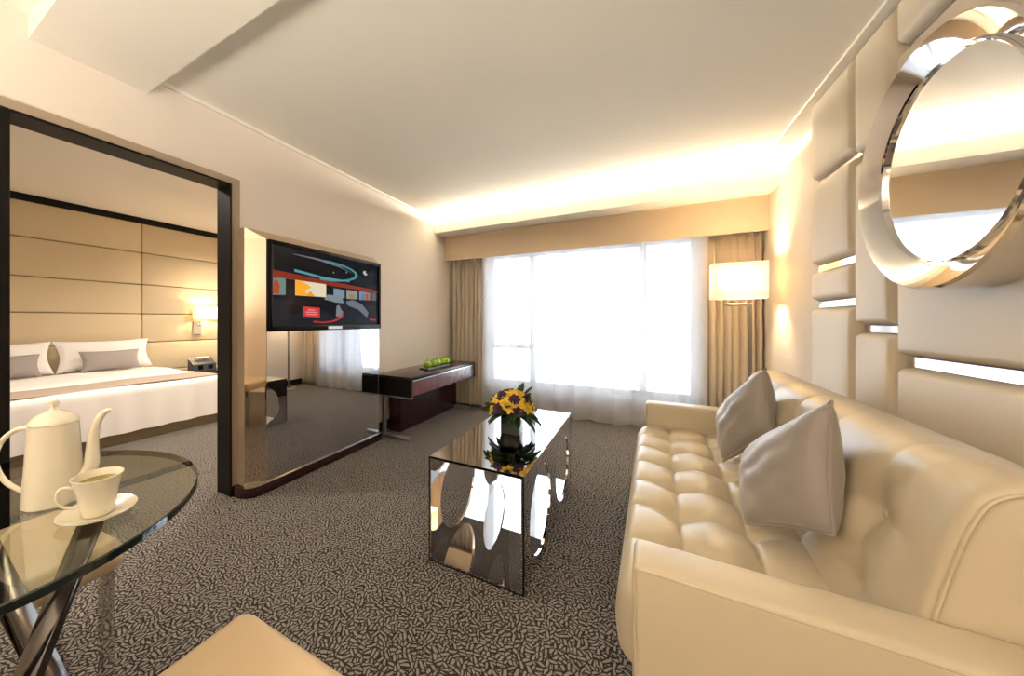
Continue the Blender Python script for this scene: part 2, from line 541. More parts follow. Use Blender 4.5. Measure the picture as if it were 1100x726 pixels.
# reflective strip backing behind the joints
struct('trim_8', box((XR-.03, 0.9, .05), (XR-.001, A0+.004, 2.478)), mat('joint_backing', (.16, .13, .10), .4))
k = 9
for (ya, yb, za, zb) in ((A1_, A0, 1.232, 1.268), (A1_, A0, 1.452, 1.487), (A1_, A0, 1.975, 2.005), (B1_, B0, 1.098, 1.130),
                         (B1_, B0, 1.935, 1.965), (0.98, C1_, .965, 1.005), (.98, C1_, 2.255, 2.285)):
    struct('trim_%d' % k, box((XR-.075, ya+.004, za), (XR-.03, yb-.004, zb)), MT['strip']); k += 1

# round mirror
mx, my, mz, MR = 0.80, 1.775, 1.657, 0.405
mir = thing('round_mirror', 'large round wall mirror in a wide polished chrome ring', 'mirror', (0.915, my, mz))
rg = MB()
pr = [(MR-.02, .02), (MR, .0), (MR, -.105), (MR-.006, -.115), (MR-.075, -.085), (MR-.082, -.080), (MR-.088, -.05)]
rg.lathe([(r, x) for r, x in pr], n=96, axis='x')
rg.build('chrome_ring', MT['chrome'], mir, 30)
ir = MB().lathe([(MR-.080, -.082), (MR-.084, -.088), (MR-.089, -.084), (MR-.090, -.06)], n=96, axis='x')
ir.build('inner_bezel', MT['chrome'], mir, 30)
gl = MB()
vs = [(-.075, (MR-.088)*math.cos(2*PI*i/96), (MR-.088)*math.sin(2*PI*i/96)) for i in range(96)]
vs += [(-.02, p[1], p[2]) for p in vs]
gl.add(vs, [tuple(range(96)), tuple(range(191, 95, -1))] + [(i, (i+1) % 96, 96+(i+1) % 96, 96+i) for i in range(96)])
gl.build('mirror_glass', MT['mirror'], mir, 20)

# ------------------------------------------------------------------ curtains
def drape(name, x0, x1, yc, z0, z1, folds, amp, m, label, thick=0.004, seed=1, sharp=1.0, hem=0.0, parent=None, top=.45):
    rnd = random.Random(seed)
    n = int(folds*16)
    ph = []
    x = 0.0
    off = [rnd.uniform(-.35, .35) for _ in range(int(folds)+3)]
    am = [rnd.uniform(.55, 1.15) for _ in range(int(folds)+3)]
    def wave(u, v):
        t = u*folds
        i = int(t); fr = t-i
        fr = fr + .12*off[i]*math.sin(2*PI*fr)
        a = am[i]*(1-fr) + am[i+1]*fr
        s = math.sin(2*PI*(i+fr))
        s = math.copysign(abs(s)**sharp, s)
        k = top + (1-top)*min(1, (1-v)*1.4)
        return amp*a*s*k + amp*.25*math.sin(2*PI*(t*.37 + v*.5))
    def fn(u, v):
        z = z0 + v*(z1-z0) + (hem*math.sin(2*PI*u*folds*.5)*(1-v)**8 if hem else 0)
        sx = .012*math.sin(2*PI*u*folds+1.3*v*3)
        return (x0 + u*(x1-x0) + sx*min(1, 4*min(u, 1-u)), yc + wave(u, v), z)
    k = MB().grid(fn, n, 24)
    o = k.build(name, m, parent, 80)
    if thick:
        md = o.modifiers.new('thickness', 'SOLIDIFY'); md.thickness = thick
    if parent is None: tag(o, label, 'curtain')
    return o
drape('drape_curtain', -2.275, -1.735, 4.475, .015, 2.03, 8.5, .045, MT['curtain'], 'beige satin drape gathered at the left of the window, behind the desk', seed=3)
drape('drape_curtain', .545, 1.025, 4.475, .015, 2.03, 8, .045, MT['curtain'], 'beige satin drape gathered at the right of the window, behind the lamp', seed=5)
drape('sheer_curtain', -1.79, .60, 4.388, .015, 2.03, 11.5, .030, MT['sheer'], 'white sheer curtain drawn across the whole bright window', thick=0, seed=8, hem=.008)
tr_ = MB(); tr_.box((XL+.01, 4.43, 2.03), (XR-.01, 4.475, 2.055))
struct('trim_30', tr_, MT['alu'])

# ------------------------------------------------------------------ television panel
tp = thing('television_cabinet', 'tall mirrored cabinet on a dark plinth holding the television', 'cabinet', (0, 0, 0))
PXF, PXO, PXW = -2.165, -2.235, XL+.003
Y0o, Y0i, Y1, Zp, Zi, Zo = 1.390, 1.500, 2.700, .065, 1.705, 1.768
def frust():
    k = MB()
    k.add([(PXW, Y0o, Zp), (PXW, Y0o, Zo), (PXW, Y1, Zo), (PXW, Y1, Zp),
           (PXO, Y0o, Zp), (PXO, Y0o, Zo), (PXO, Y1, Zo), (PXO, Y1, Zp)],
          [(0, 1, 2, 3), (0, 4, 5, 1), (1, 5, 6, 2), (2, 6, 7, 3), (3, 7, 4, 0)])
    return k
frust().add([(PXO, Y0o, Zp), (PXF, Y0i, Zp), (PXF, Y1, Zp), (PXO, Y1, Zp)], [(0, 1, 2, 3)]).add(
    [(PXO, Y1, Zp), (PXF, Y1, Zp), (PXF, Y1, Zi), (PXO, Y1, Zo)], [(0, 1, 2, 3)]).build('cabinet_body', MT['tan'], tp, 0)
MB().add([(PXO, Y0o, Zp), (PXF, Y0i, Zp), (PXF, Y0i, Zi), (PXO, Y0o, Zo)], [(0, 1, 2, 3)]).add(
    [(PXO, Y0o, Zo), (PXF, Y0i, Zi), (PXF, Y1, Zi), (PXO, Y1, Zo)], [(0, 1, 2, 3)]).build('bevelled_bronze_mirror', MT['bronze'], tp, 0)
m_ = box((PXF-.012, Y0i, Zp), (PXF, Y1-.004, 1.078)).build('mirror_panel', MT['tintmir'], tp, 0)
box((PXF, Y0i, Zp), (PXF+.004, Y0i+.010, 1.078)).build('metal_edge', MT['chrome'], tp, 0)
box((PXF, Y1-.010, Zp), (PXF+.004, Y1-.004, 1.078)).build('metal_edge', MT['chrome'], tp, 0)
box((PXF-.01, Y0i, 1.078), (PXF-.001, Y1-.004, Zi)).build('backing_board', MT['black'], tp, 0)
plp = [(PXW, 1.349), (-2.225, 1.358), (-2.185, 1.378), (-2.160, 1.41), (-2.150, 1.46), (-2.150, 2.72), (PXW, 2.72)]
MB().prism(plp, 0, .065, 'z').build('plinth', MT['wine'], tp, 0)

tv = thing('television', 'flat black television showing a studio scene, set in the mirrored panel', 'television', (PXF, (Y0i+Y1)/2, 1.08))
tw, th_ = Y1-.012-Y0i, Zi-1.082
TY0 = Y0i+.004 - (Y0i+Y1)/2
k = MB()
b = .026
k.box((0, TY0, 0), (.030, TY0+tw, b+.012), .003, 2); k.box((0, TY0, th_-b), (.030, TY0+tw, th_), .003, 2)
k.box((0, TY0, b), (.030, TY0+b, th_-b), .003, 2); k.box((0, TY0+tw-b, b), (.030, TY0+tw, th_-b), .003, 2)
k.build('bezel', MT['black'], tv, 30)
bl = .010
# picture: all in (u right, v up) of the screen, u along +Y
SU0, SU1, SV0, SV1 = TY0+b, TY0+tw-b, b+.012, th_-b
def emit(name, col, s=1.0):
    m, nt, bb = new_mat(name)
    bb.inputs['Base Color'].default_value = (.005, .005, .006, 1)
    bb.inputs['Roughness'].default_value = .12; bb.inputs['Specular IOR Level'].default_value = .05
    bb.inputs['Emission Color'].default_value = (*col, 1); bb.inputs['Emission Strength'].default_value = s*.4
    return m
scr = box((.006, SU0, SV0), (bl, SU1, SV1)).build('screen', emit('screen_dark', (.003, .004, .006)), tv, 0)
lay = [0]
def pic(name, poly, col, s=1.0):
    lay[0] += 1
    x = bl + .00025*lay[0]
    k = MB().add([(x, SU0+u*(SU1-SU0), SV0+v*(SV1-SV0)) for u, v in poly], [tuple(range(len(poly)))])
    return k.build(name, emit('screen_'+name+str(lay[0]), col, s), scr, 0)
def arc(cx, cy, rx, ry, a0, a1, w, n=24):
    o = [(cx+rx*math.cos(a0+(a1-a0)*i/n), cy+ry*math.sin(a0+(a1-a0)*i/n)) for i in range(n+1)]
    q = [(cx+(rx-w)*math.cos(a1+(a0-a1)*i/n), cy+(ry-w*.9)*math.sin(a1+(a0-a1)*i/n)) for i in range(n+1)]
    return o+q
pic('floor_glow', [(0, 0), (1, 0), (1, .30), (.6, .34), (.3, .30), (0, .33)], (.010, .011, .015))
pic('red_band', [(0, .60), (1, .54), (1, .58), (0, .69)], (.20, .022, .010))
pic('left_picture', [(.01, .38), (.10, .39), (.10, .60), (.01, .59)], (.12, .19, .17))
pic('left_figure', [(.01, .40), (.05, .39), (.06, .5), (.04, .57), (.015, .55)], (.35, .05, .02))
pic('bright_screen', [(.17, .395), (.43, .40), (.43, .585), (.17, .595)], (.62, .55, .38))
pic('orange_flame', [(.17, .40), (.29, .40), (.24, .46), (.30, .52), (.22, .59), (.17, .59)], (.80, .33, .02))
pic('flame_tip', [(.26, .40), (.33, .40), (.29, .47)], (.70, .24, .02))
for u0, u1, c in ((.50, .61, (.16, .22, .26)), (.63, .75, (.20, .24, .22)), (.77, .90, (.16, .20, .22)), (.92, .98, (.10, .08, .09))):
    pic('wall_picture', [(u0, .40), (u1, .405), (u1, .53), (u0, .54)], c)
pic('orange_patch', [(.66, .42), (.72, .42), (.72, .47), (.66, .47)], (.35, .15, .04))
pic('blue_patch', [(.80, .40), (.83, .40), (.83, .50), (.80, .50)], (.05, .16, .34))
pic('red_patch', [(.845, .40), (.88, .40), (.88, .51), (.845, .51)], (.40, .04, .02))
pic('pale_desk', [(.40, .34), (.60, .33), (.58, .43), (.44, .44)], (.16, .20, .22))
pic('curved_desk', [(.62, .36), (.70, .39), (.80, .33), (.88, .20), (.86, .12), (.76, .24), (.64, .30)], (.12, .13, .16))
pic('black_desk', arc(.36, .20, .24, .17, -.6, PI+.4, .17), (.004, .004, .005))
pic('red_rim', arc(.40, .17, .20, .14, -PI*.65, .35, .028), (.34, .022, .018))
pic('red_sign', [(.23, .12), (.37, .11), (.37, .245), (.23, .255)], (.52, .035, .035))
for i, (a, c) in enumerate(((.27, .33), (.25, .35), (.255, .345))):
    v = .205-.03*i
    pic('sign_line', [(a, v), (c, v-.002), (c, v+.010), (a, v+.012)], (.62, .30, .28))
pic('pale_figure', [(.52, .13), (.57, .12), (.585, .20), (.55, .30), (.525, .28)], (.16, .17, .19))
pic('teal_ring', arc(.42, .78, .33, .145, -PI*.55, PI*.52, .030), (.06, .22, .24))
pic('teal_bar', [(.16, .70), (.40, .655), (.66, .66), (.66, .675), (.40, .685), (.16, .735)], (.08, .25, .27))
pic('top_sweep', [(.15, .93), (.35, .93), (.55, .88), (.70, .80), (.55, .86), (.35, .905), (.15, .92)], (.13, .14, .16))
for u, v in ((.49, .755), (.62, .79)):
    pic('studio_lamp', [(u, v), (u+.012, v), (u+.012, v+.025), (u, v+.025)], (.25, .24, .22))
pic('corner_logo', [(.81, .835), (.84, .80), (.865, .83), (.84, .845), (.845, .875), (.815, .87)], (.45, .45, .45))
pic('corner_caption', [(.89, .07), (.975, .065), (.975, .095), (.89, .10)], (.30, .02, .05))
box((.030, -.075, .008), (.0325, .075, .030)).build('maker_plate', mat('silver_plate', (.6, .62, .66), .3, .6), tv, 0)

# ------------------------------------------------------------------ wall desk
dk = thing('console_desk', 'long dark wine-red console desk with three drawers on the left wall', 'desk', (XL, 2.80, 0))
DW, DL, z0, z1 = .46, 1.525, .420, .615
X0 = .003
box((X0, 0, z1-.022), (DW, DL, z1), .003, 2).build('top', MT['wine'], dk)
box((X0, 0, z0), (DW, .035, z1-.022), .002, 1).build('end_panel', MT['black'], dk)
box((X0, DL-.035, z0), (DW, DL, z1-.022), .002, 1).build('end_panel', MT['black'], dk)
box((X0, .035, z0), (DW-.03, DL-.035, z0+.018)).build('carcass', MT['wine'], dk)
box((X0, .035, z0+.018), (.02, DL-.035, z1-.022)).build('back_rail', MT['wine'], dk)
dl = (DL-.07)/3
for i in range(3):
    a = .035+i*dl
    d_ = box((DW-.028, a+.002, z0+.006), (DW-.004, a+dl-.002, z1-.045), .002, 1).build('drawer', MT['wine_drawer'], dk)
    box((DW-.016, a+.002, z1-.0445), (DW-.002, a+dl-.002, z1-.034)).build('handle_strip', MT['chrome'], d_)
box((.05, .20, 0), (.20, DL-.03, z0), .003, 1).build('pedestal', MT['wine'], dk)
for ya in (.02, DL-.09):
    k = MB()
    k.box((.095, ya, .03), (.125, ya+.045, z0-.02), .002, 1)
    k.box((.06, ya-.004, 0), (.42, ya+.049, .032), .006, 2)
    k.box((.09, ya, z0-.022), (.44, ya+.045, z0), .002, 1)
    k.build('leg', MT['steel'], dk)

# tray and five apples
tr = thing('fruit_tray', 'small dark glass tray on the console desk, under the apples', 'tray', (-2.035, 3.62, .615))
MB().box((-.055, -.31, 0), (.055, .31, .010), .004, 2).build('tray_base', mat('dark_green_glass', (.01, .03, .028), .08, coat=.8), tr)
k = MB()
k.tube([(-.052, -.307, .012), (.052, -.307, .012), (.052, .307, .012), (-.052, .307, .012)], .005, 8, closed=True)
k.build('tray_rim', MT['glassedge'], tr)
names = ['green apple nearest to the television, first of the row of five', 'second green apple from the television in the row of five',
         'middle green apple of the row of five on the tray', 'fourth green apple from the television, last but one of the row',
         'green apple nearest to the window curtain, last of the row']
ap = None
prof = []
for i in range(15):
    a = PI*i/14
    r = .047*math.sin(a)*(1+.10*math.cos(a)) + .0
    z = .049*.92*(-math.cos(a)) 
    if i >= 12: z -= .010*(i-11)/3
    if i <= 1: z += .004
    prof.append((r, z))
for i in range(5):
    y = 3.392 + i*.114
    if ap is None:
        ap = thing('green_apple', names[0], 'apple', (-2.035, y, .6705), 0, 'green apples on the desk')
        MB().lathe(prof, n=20).build('apple_flesh', MT['apple'], ap, 60)
        MB().tube([(0, 0, .032), (.004, 0, .046), (.008, .003, .058)], .0022, 6).build('stem', MT['stem'], ap)
    else:
        dup(ap, (-2.035 + (.006 if i % 2 else -.004), y, .6705), i*1.3, names[i])

# ------------------------------------------------------------------ coffee table
ct = thing('coffee_table', 'low mirrored coffee table with large round cut-outs in its sides', 'table', (-.64, 2.06, 0))
cw, cl, chh, t = .46, 1.19, .50, .012
box((-cw/2, -cl/2, chh-t), (cw/2, cl/2, chh), .001, 1).build('top', mat('table_top_mirror', (.66, .65, .64), .03, 1.0), ct, 0)
box((-cw/2+t, -cl/2, .004), (cw/2-t, cl/2, .004+t)).build('base_panel', MT['tintmir'], ct, 0)
def holed(ys, zs, w, h, holes, n=40):
    """panel in the (y,z) plane with elliptical holes, returned as a bmesh via 2D fill"""
    bm = bmesh.new()
    def loop(pts):
        v = [bm.verts.new((0, p[0], p[1])) for p in pts]
        return [bm.edges.new((v[i], v[(i+1) % len(v)])) for i in range(len(v))]
    es = loop([(ys, zs), (ys+w, zs), (ys+w, zs+h), (ys, zs+h)])
    for cy, cz, ry, rz in holes:
        es += loop([(cy+ry*math.cos(2*PI*i/n), cz+rz*math.sin(2*PI*i/n)) for i in range(n)])
    bmesh.ops.triangle_fill(bm, use_beauty=True, use_dissolve=False, edges=es)
    bad = []
    for f in bm.faces:
        c = f.calc_center_median()
        for cy, cz, ry, rz in holes:
            if ((c.y-cy)/ry)**2 + ((c.z-cz)/rz)**2 < .985:
                bad.append(f); break
    bmesh.ops.delete(bm, geom=bad, context='FACES')
    r = bmesh.ops.extrude_face_region(bm, geom=list(bm.faces))
    for v in [g for g in r['geom'] if isinstance(g, bmesh.types.BMVert)]:
        v.co.x += t
    return bm
HL = [(-.285, .235, .215, .205), (.285, .235, .215, .205)]
for sx, nm in ((-cw/2, 'side_panel'), (cw/2-t, 'side_panel')):
    bm = holed(-cl/2, 0, cl, chh-t, HL)
    bmesh.ops.translate(bm, verts=bm.verts, vec=(sx, 0, 0))
    MB().bm_add(bm).build(nm, MT['tintmir'], ct, 0)
for y in (-cl/2, cl/2-.004):
    k = MB()
    k.box((-cw/2-.001, y, 0), (-cw/2+.006, y+.004, chh)); k.box((cw/2-.006, y, 0), (cw/2+.001, y+.004, chh))
    k.box((-cw/2+.006, y, chh-.008), (cw/2-.006, y+.004, chh+.0005)); k.box((-cw/2+.006, y, 0), (cw/2-.006, y+.004, .008))
    k.build('edge_rim', MT['dark'], ct, 0)

# flower arrangement
fa = thing('flower_arrangement', 'bouquet of yellow and purple flowers in a black cube vase', 'flowers', (-.635, 2.02, .50))
k = MB(); k.box((-.052, -.052, 0), (.052, .052, .105), .004, 2)
k.build('vase', mat('black_glass', (.008, .010, .010), .15, spec=.25), fa)
def petal(k, base, d, up, L, W, curl):
    side = d.cross(up).normalized()
    def fn(u, v):
        wv = W*math.sin(PI*min(1, v*.92+.06))**.8*(u-.5)
        lift = curl*v*v
        return base + d*(L*v) + side*wv + up*(L*(.35*v - lift) + abs(u-.5)*W*.5)
    k.grid(fn, 4, 6)
def bloom(pos, n, L, W, m, nm, np_=6):
    n = n.normalized()
    u = Vector((0, 0, 1)) if abs(n.z) < .9 else Vector((1, 0, 0))
    a = n.cross(u).normalized(); b = n.cross(a)
    k = MB()
    for q in range(np_):
        an = 2*PI*q/np_ + random.random()*.3
        petal(k, pos, (a*math.cos(an)+b*math.sin(an)), n, L*random.uniform(.85, 1.1), W, random.uniform(.1, .4))
    k.tube([pos, pos+n*L*.45], [.006, .004], 6)
    o = k.build(nm, m, fa, 60)
    md = o.modifiers.new('thickness', 'SOLIDIFY'); md.thickness = .0012
rr = random.Random(4)
cen = Vector((0, 0, .105))
pts = []
for i in range(34):
    f = (i+.5)/34
    phi = i*2.39996; th = math.acos(1-f*.90)
    d = Vector((math.sin(th)*math.cos(phi), math.sin(th)*math.sin(phi), math.cos(th)*.82+.10))
    pts.append(d)
for i, d in enumerate(pts):
    p = cen + Vector((d.x*.118, d.y*.118, d.z*.125+.012))
    if i % 3 == 1:
        bloom(p+d*.008, d, .034, .026, MT['purple'], 'purple_flower', 7)
    else:
        bloom(p, d, .041, .026, MT['yellow'], 'yellow_flower', 6)
for i in range(46):
    an = i*2.39996; 
    el = rr.choice([-.35, -.15, .1, .3, .8]) if i < 30 else rr.choice([-.5, -.3, .0])
    d = Vector((math.cos(an)*math.cos(el), math.sin(an)*math.cos(el), math.sin(el))).normalized()
    k = MB()
    base = cen + Vector((d.x*.05, d.y*.05, .02+d.z*.05))
    petal(k, base, d, Vector((0, 0, 1)) if abs(d.z) < .9 else Vector((1, 0, 0)), rr.uniform(.09, .13), .048, rr.uniform(.2, .6))
    o = k.build('leaf', MT['leaf'], fa, 60)
    md = o.modifiers.new('thickness', 'SOLIDIFY'); md.thickness = .0012
k = MB()
for i in range(10):
    an = i*2.4
    k.tube([(.02*math.cos(an), .02*math.sin(an), .06), cen+Vector((.06*math.cos(an), .06*math.sin(an), .09))], .003, 6)
k.build('flower_stems', MT['leaf'], fa)

# ------------------------------------------------------------------ sofa
SF = thing('sofa', 'long cream leather sofa with a button-tufted seat and back', 'sofa', (.02, 1.90, 0), math.radians(-1.8))
YI, YO = .86, .985
# plan: local x = 0 at the front of the arms, growing to the wall; y along the sofa
def tuft(u, v, us, vs, A, B, s):
    """puff between crease lines us / vs, with dimples at the crossings (in metres)"""
    def cell(x, L):
        for a, b in zip(L, L[1:]):
            if a <= x <= b: return (x-a)/(b-a)
        return None
    cu, cv = cell(u, us), cell(v, vs)
    pu = 1 if cu is None else max(0.0, math.sin(PI*cu))**.33
    pv = 1 if cv is None else max(0.0, math.sin(PI*cv))**.33
    h = A*pu*pv
    for a in us[1:-1]:
        for b in vs[1:-1]:
            d2 = (u-a)**2+(v-b)**2
            if d2 < 9*s*s: h -= B*math.exp(-d2/(s*s))
    return h
seat_us = [-.08, .125, .315, .60]
seat_vs = [-1.10, -.82+.0, -.57, -.32, -.07, .18, .43, .68, 1.0]
seat_vs = [-1.06] + [-.82+.25*i for i in range(7)] + [.95]
sx0, sx1, st, sbm = -.045, .52, .405, .262
def seat_fn(uu, vv):
    """profile: from the front bottom edge up, round the nose and back along the top"""
    y = -YI+.002 + vv*(2*YI-.004)
    e = min(vv, 1-vv)*2*YI
    rc = .10
    ins = 0.0
    if e < rc: ins = rc - math.sqrt(max(0, rc*rc-(rc-e)**2))
    ins *= .75
    r = .035
    seg = [(.17-r), r*PI/2, (sx1-sx0-r)]
    tot = sum(seg); s = uu*tot
    if s < seg[0]:
        return (sx0+ins-.006*math.sin(PI*s/seg[0]), y, sbm+s)
    s -= seg[0]
    if s < seg[1]:
        a = s/r
        x, z = sx0+r-r*math.cos(a), sbm+.17-r+r*math.sin(a)
        h = tuft(x, y, seat_us, seat_vs, .032, .034, .052)*(a/(PI/2))
        return (x+ins*(1-.3*a/1.57), y, z+h)
    s -= seg[1]
    x = sx0+r+s
    h = tuft(x, y, seat_us, seat_vs, .032, .034, .052)
    return (x+ins*max(0, .7-(s/.2)), y, sbm+.17+h)
st = sbm+.17
k = MB().grid(seat_fn, 84, 240)
seat = k.build('seat_cushion', MT['leather'], SF, 0)
seat.data.polygons.foreach_set('use_smooth', [True]*len(seat.data.polygons))
for a in seat_us[1:-1]:
    for b_ in seat_vs[1:-1]:
        z = st + tuft(a, b_, seat_us, seat_vs, .032, .034, .052)
        MB().lathe([(.0, .006), (.006, .0055), (.010, .002), (.011, -.004)], (a, b_, z+.001), 14).build('button', MT['leather'], seat)
# frame under the seat
box((.02, -YI+.005, .10), (.80, YI-.005, sbm+.04), .01, 2).build('frame', MT['leather'], SF)
# back: profile from the seat up the front, over the top, down behind
bp = [(.435, .36), (.440, .44), (.462, .58), (.490, .72), (.512, .80), (.535, .845), (.575, .868), (.625, .870), (.68, .855), (.74, .82), (.775, .76), (.785, .60), (.785, .14)]
# resample the profile smoothly
def catmull(P, n):
    out = []
    for i in range(len(P)-1):
        p0 = P[max(0, i-1)]; p1 = P[i]; p2 = P[i+1]; p3 = P[min(len(P)-1, i+2)]
        for q in range(n):
            t_ = q/n
            out.append(tuple(.5*((2*p1[c]) + (-p0[c]+p2[c])*t_ + (2*p0[c]-5*p1[c]+4*p2[c]-p3[c])*t_**2 + (-p0[c]+3*p1[c]-3*p2[c]+p3[c])*t_**3) for c in (0, 1)))
    out.append(P[-1]); return out
BP = catmull(bp, 8)
# arc length
AL = [0]
for a, b_ in zip(BP, BP[1:]): AL.append(AL[-1]+math.hypot(b_[0]-a[0], b_[1]-a[1]))
back_us = [-.10, .16, .345, .62]         # arc length positions of the horizontal creases
back_vs = [-1.12] + [-.62+.31*i for i in range(5)] + [1.12]
def back_fn(uu, vv):
    s = uu*AL[-1]
    i = 0
    while i < len(AL)-2 and AL[i+1] < s: i += 1
    f = (s-AL[i])/max(1e-6, AL[i+1]-AL[i])
    x = BP[i][0]+(BP[i+1][0]-BP[i][0])*f; z = BP[i][1]+(BP[i+1][1]-BP[i][1])*f
    tx, tz = BP[i+1][0]-BP[i][0], BP[i+1][1]-BP[i][1]
    l = math.hypot(tx, tz); nx, nz = -tz/l, tx/l
    y = -YI+.001+vv*(2*YI-.002)
    e = min(vv, 1-vv)*2*YI
    h = tuft(s, y, back_us, back_vs, .014, .028, .060) if s < .62 else .0
    if e < .12: h *= (e/.12)**2
    if s > .50: h *= max(0, (.62-s)/.12)
    if e < .03: h -= .014*(1-math.sqrt(max(0, 1-(1-e/.03)**2)))
    return (x+nx*h, y, z+nz*h)
k = MB().grid(back_fn, 130, 220)
poly = [back_fn(i/130, 0) for i in range(131)]
k.add(poly, [tuple(range(131))])
poly2 = [back_fn(i/130, 1) for i in range(131)]
k.add(poly2, [tuple(range(130, -1, -1))])
bk = k.build('backrest', MT['leather'], SF, 45)
for a in back_us[1:-1]:
    for b_ in back_vs[1:-1]:
        p = Vector(back_fn(a/AL[-1], (b_+YI)/(2*YI)))
        MB().lathe([(.0, .006), (.006, .0055), (.011, .002), (.012, -.004)], (0, 0, 0), 14).build('button', MT['leather'], bk)
        ob = bk.children[-1] if False else [c for c in C.objects if c.name.startswith('button')][-1]
        q = Vector(back_fn((a+.01)/AL[-1], (b_+YI)/(2*YI)))
        ob.location = p + Vector((-.002, 0, 0)); ob.rotation_euler = (0, -PI/2, 0)
k = MB().tube([Vector(back_fn(.02+i/140*.86, 0)) + Vector((0, -.001, 0)) for i in range(120)], .004, 8)
k.build('piping', MT['leather'], bk)
# arms
for s in (-1, 1):
    a, b_ = sorted((s*YI, s*YO))
    am = box((0, a, .10), (.79, b_, .605), .018, 4).build('armrest', MT['leather'], SF, 50)
    k = MB().tube([(.012, s*(YO-.004), .12), (.006, s*(YO-.004), .40), (.006, s*(YO-.005), .575), (.014, s*(YO-.004), .592), (.04, s*(YO-.003), .594), (.40, s*(YO-.003), .594), (.785, s*(YO-.003), .594)], .0035, 8)
    k.build('piping', MT['leather'], am)
for x in (.06, .72):
    for y in (-.90, .90):
        MB().box((x-.025, y-.025, 0), (x+.025, y+.025, .102), .003, 1).build('leg', MT['steel'], SF)

# cushions leaning on the back
def cushion(name, A, B, Cc, D, T, label, group):
    """four corners in order round the edge, thickness T"""
    A, B, Cc, D = map(Vector, (A, B, Cc, D))
    cen_ = (A+B+Cc+D)/4
    n = ((Cc-A).cross(D-B)).normalized()
    if n.x > 0: n = -n
    root = thing(name, label, 'cushion', cen_ - Vector((0, 0, 0)), 0, group)
    def edge(u, v, s):
        # pull the sides in a little between the corners
        pin = .035
        uu = u + pin*math.sin(PI*v)*(1-2*u)*1.0
        vv = v + pin*math.sin(PI*u)*(1-2*v)*1.0
        P = (A*(1-uu)+B*uu)*(1-vv) + (D*(1-uu)+Cc*uu)*vv
        q = max(0, (1-(2*u-1)**2)*(1-(2*v-1)**2))
        h = T*(q**.42)
        wr = .004*math.sin(u*9+v*14)*q + .003*math.sin(u*23-v*11)*q
        return P + n*(s*h + wr) - cen_
    k = MB(); N = 36
    k.grid(lambda u, v: edge(u, v, 1), N, N); k.grid(lambda u, v: edge(u, v, -1), N, N, True)
    c = k.build('cushion_cover', MT['satin'], root, 70)
    pts = [edge(i/24, 0, 0) for i in range(24)] + [edge(1, i/24, 0) for i in range(24)] + [edge(1-i/24, 1, 0) for i in range(24)] + [edge(0, 1-i/24, 0) for i in range(24)]
    MB().tube(pts, .0042, 8, closed=True).build('piping', MT['satin'], root)
    return root
cushion('throw_cushion', (.438, 1.32, .941), (.437, 1.30, .602), (.325, 1.60, .452), (.383, 1.80, .668), .080,
        'larger taupe satin cushion, the nearer of the two on the sofa', 'taupe cushions on the sofa')
cushion('throw_cushion', (.469, 2.00, .949), (.485, 2.00, .675), (.365, 2.22, .462), (.414, 2.50, .668), .080,
        'taupe satin cushion on the sofa nearer to the window and lamp', 'taupe cushions on the sofa')

# ------------------------------------------------------------------ floor lamp
fl = thing('floor_lamp', 'steel floor lamp with a lit rectangular cream shade in the corner', 'lamp', (.838, 4.0, 0))
MB().lathe([(0, .022), (.11, .022), (.125, .016), (.13, .0), (0, 0)], n=36).build('base', MT['steel'], fl)
box((-.011, -.011, .02), (.011, .011, 1.304), .002, 1).build('pole', MT['lampmetal'], fl)
k = MB(); k.box((-.175, -.010, 1.282), (-.0115, .010, 1.304), .002, 1); k.box((-.175, -.010, 1.3045), (-.153, .010, 1.40), .002, 1)
k.build('arm', MT['lampmetal'], fl)
box((-.004, -.016, .70), (.004, -.0112, .715)).build('switch', MT['steel'], fl, 0)
sh = MB()
hx, hy, a0, a1 = .185, .075, 1.345, 1.655
cx0 = -.083
def shell(o_, i_):
    vs = []
    for z in (a0, a1):
        for d in (0, .003):
            vs += [(cx0-hx+d, -hy+d, z), (cx0+hx-d, -hy+d, z), (cx0+hx-d, hy-d, z), (cx0-hx+d, hy-d, z)]
    fs = []
    for q in range(4):
        r_ = (q+1) % 4
        fs.append((q, r_, 8+r_, 8+q)); fs.append((4+q, 12+q, 12+r_, 4+r_))
        fs.append((q, 4+q, 4+r_, r_)); fs.append((8+q, 8+r_, 12+r_, 12+q))
    sh.add(vs, fs)
shell(0, 0)
sh.build('lamp_shade', shade_fabric('lamp_shade_linen'), fl, 0)
MB().lathe([(0, -.03), (.018, -.02), (.028, .0), (.022, .025), (.012, .04), (.012, .06), (0, .06)], (-.164, 0, 1.44), 16).build('bulb', shade_mat('bulb_glow', (1, .75, .4), 6), fl)
lamp('floor_lamp_light', 'POINT', (.838-.083, 4.0, 1.51), 13, (1.0, .78, .48), shadow_soft_size=.068)

# ------------------------------------------------------------------ bedroom
hb = thing('headboard', 'tall padded cream headboard in two columns behind the bed', 'headboard', (BX, 1.3, 0))
hx_ = .002
def hpanel(ya, yb, za, zb):
    k = MB(); k.box((.012, ya-1.3+.004, za+.004), (.055, yb-1.3-.004, zb-.004), .016, 3)
    k.build('padded_panel', MT['head'], hb, 50)
zz = [0.0, .42, .84, 1.255, 1.68, 2.14, 2.565]
for i in range(6):
    hpanel(.40, 2.315, zz[i], zz[i+1]); hpanel(2.315, 4.19, zz[i], zz[i+1]); hpanel(-1.19, .40, zz[i], zz[i+1])
box((hx_, -1.19-1.3, .0), (.014, 4.19-1.3, 2.565)).build('backing_board', mat('headboard_gap', (.36, .27, .16), .8), hb, 0)
box((hx_, -1.19-1.3, 2.566), (.075, 4.19-1.3, BZC-.002), .003, 1).build('top_rail', MT['dark'], hb)

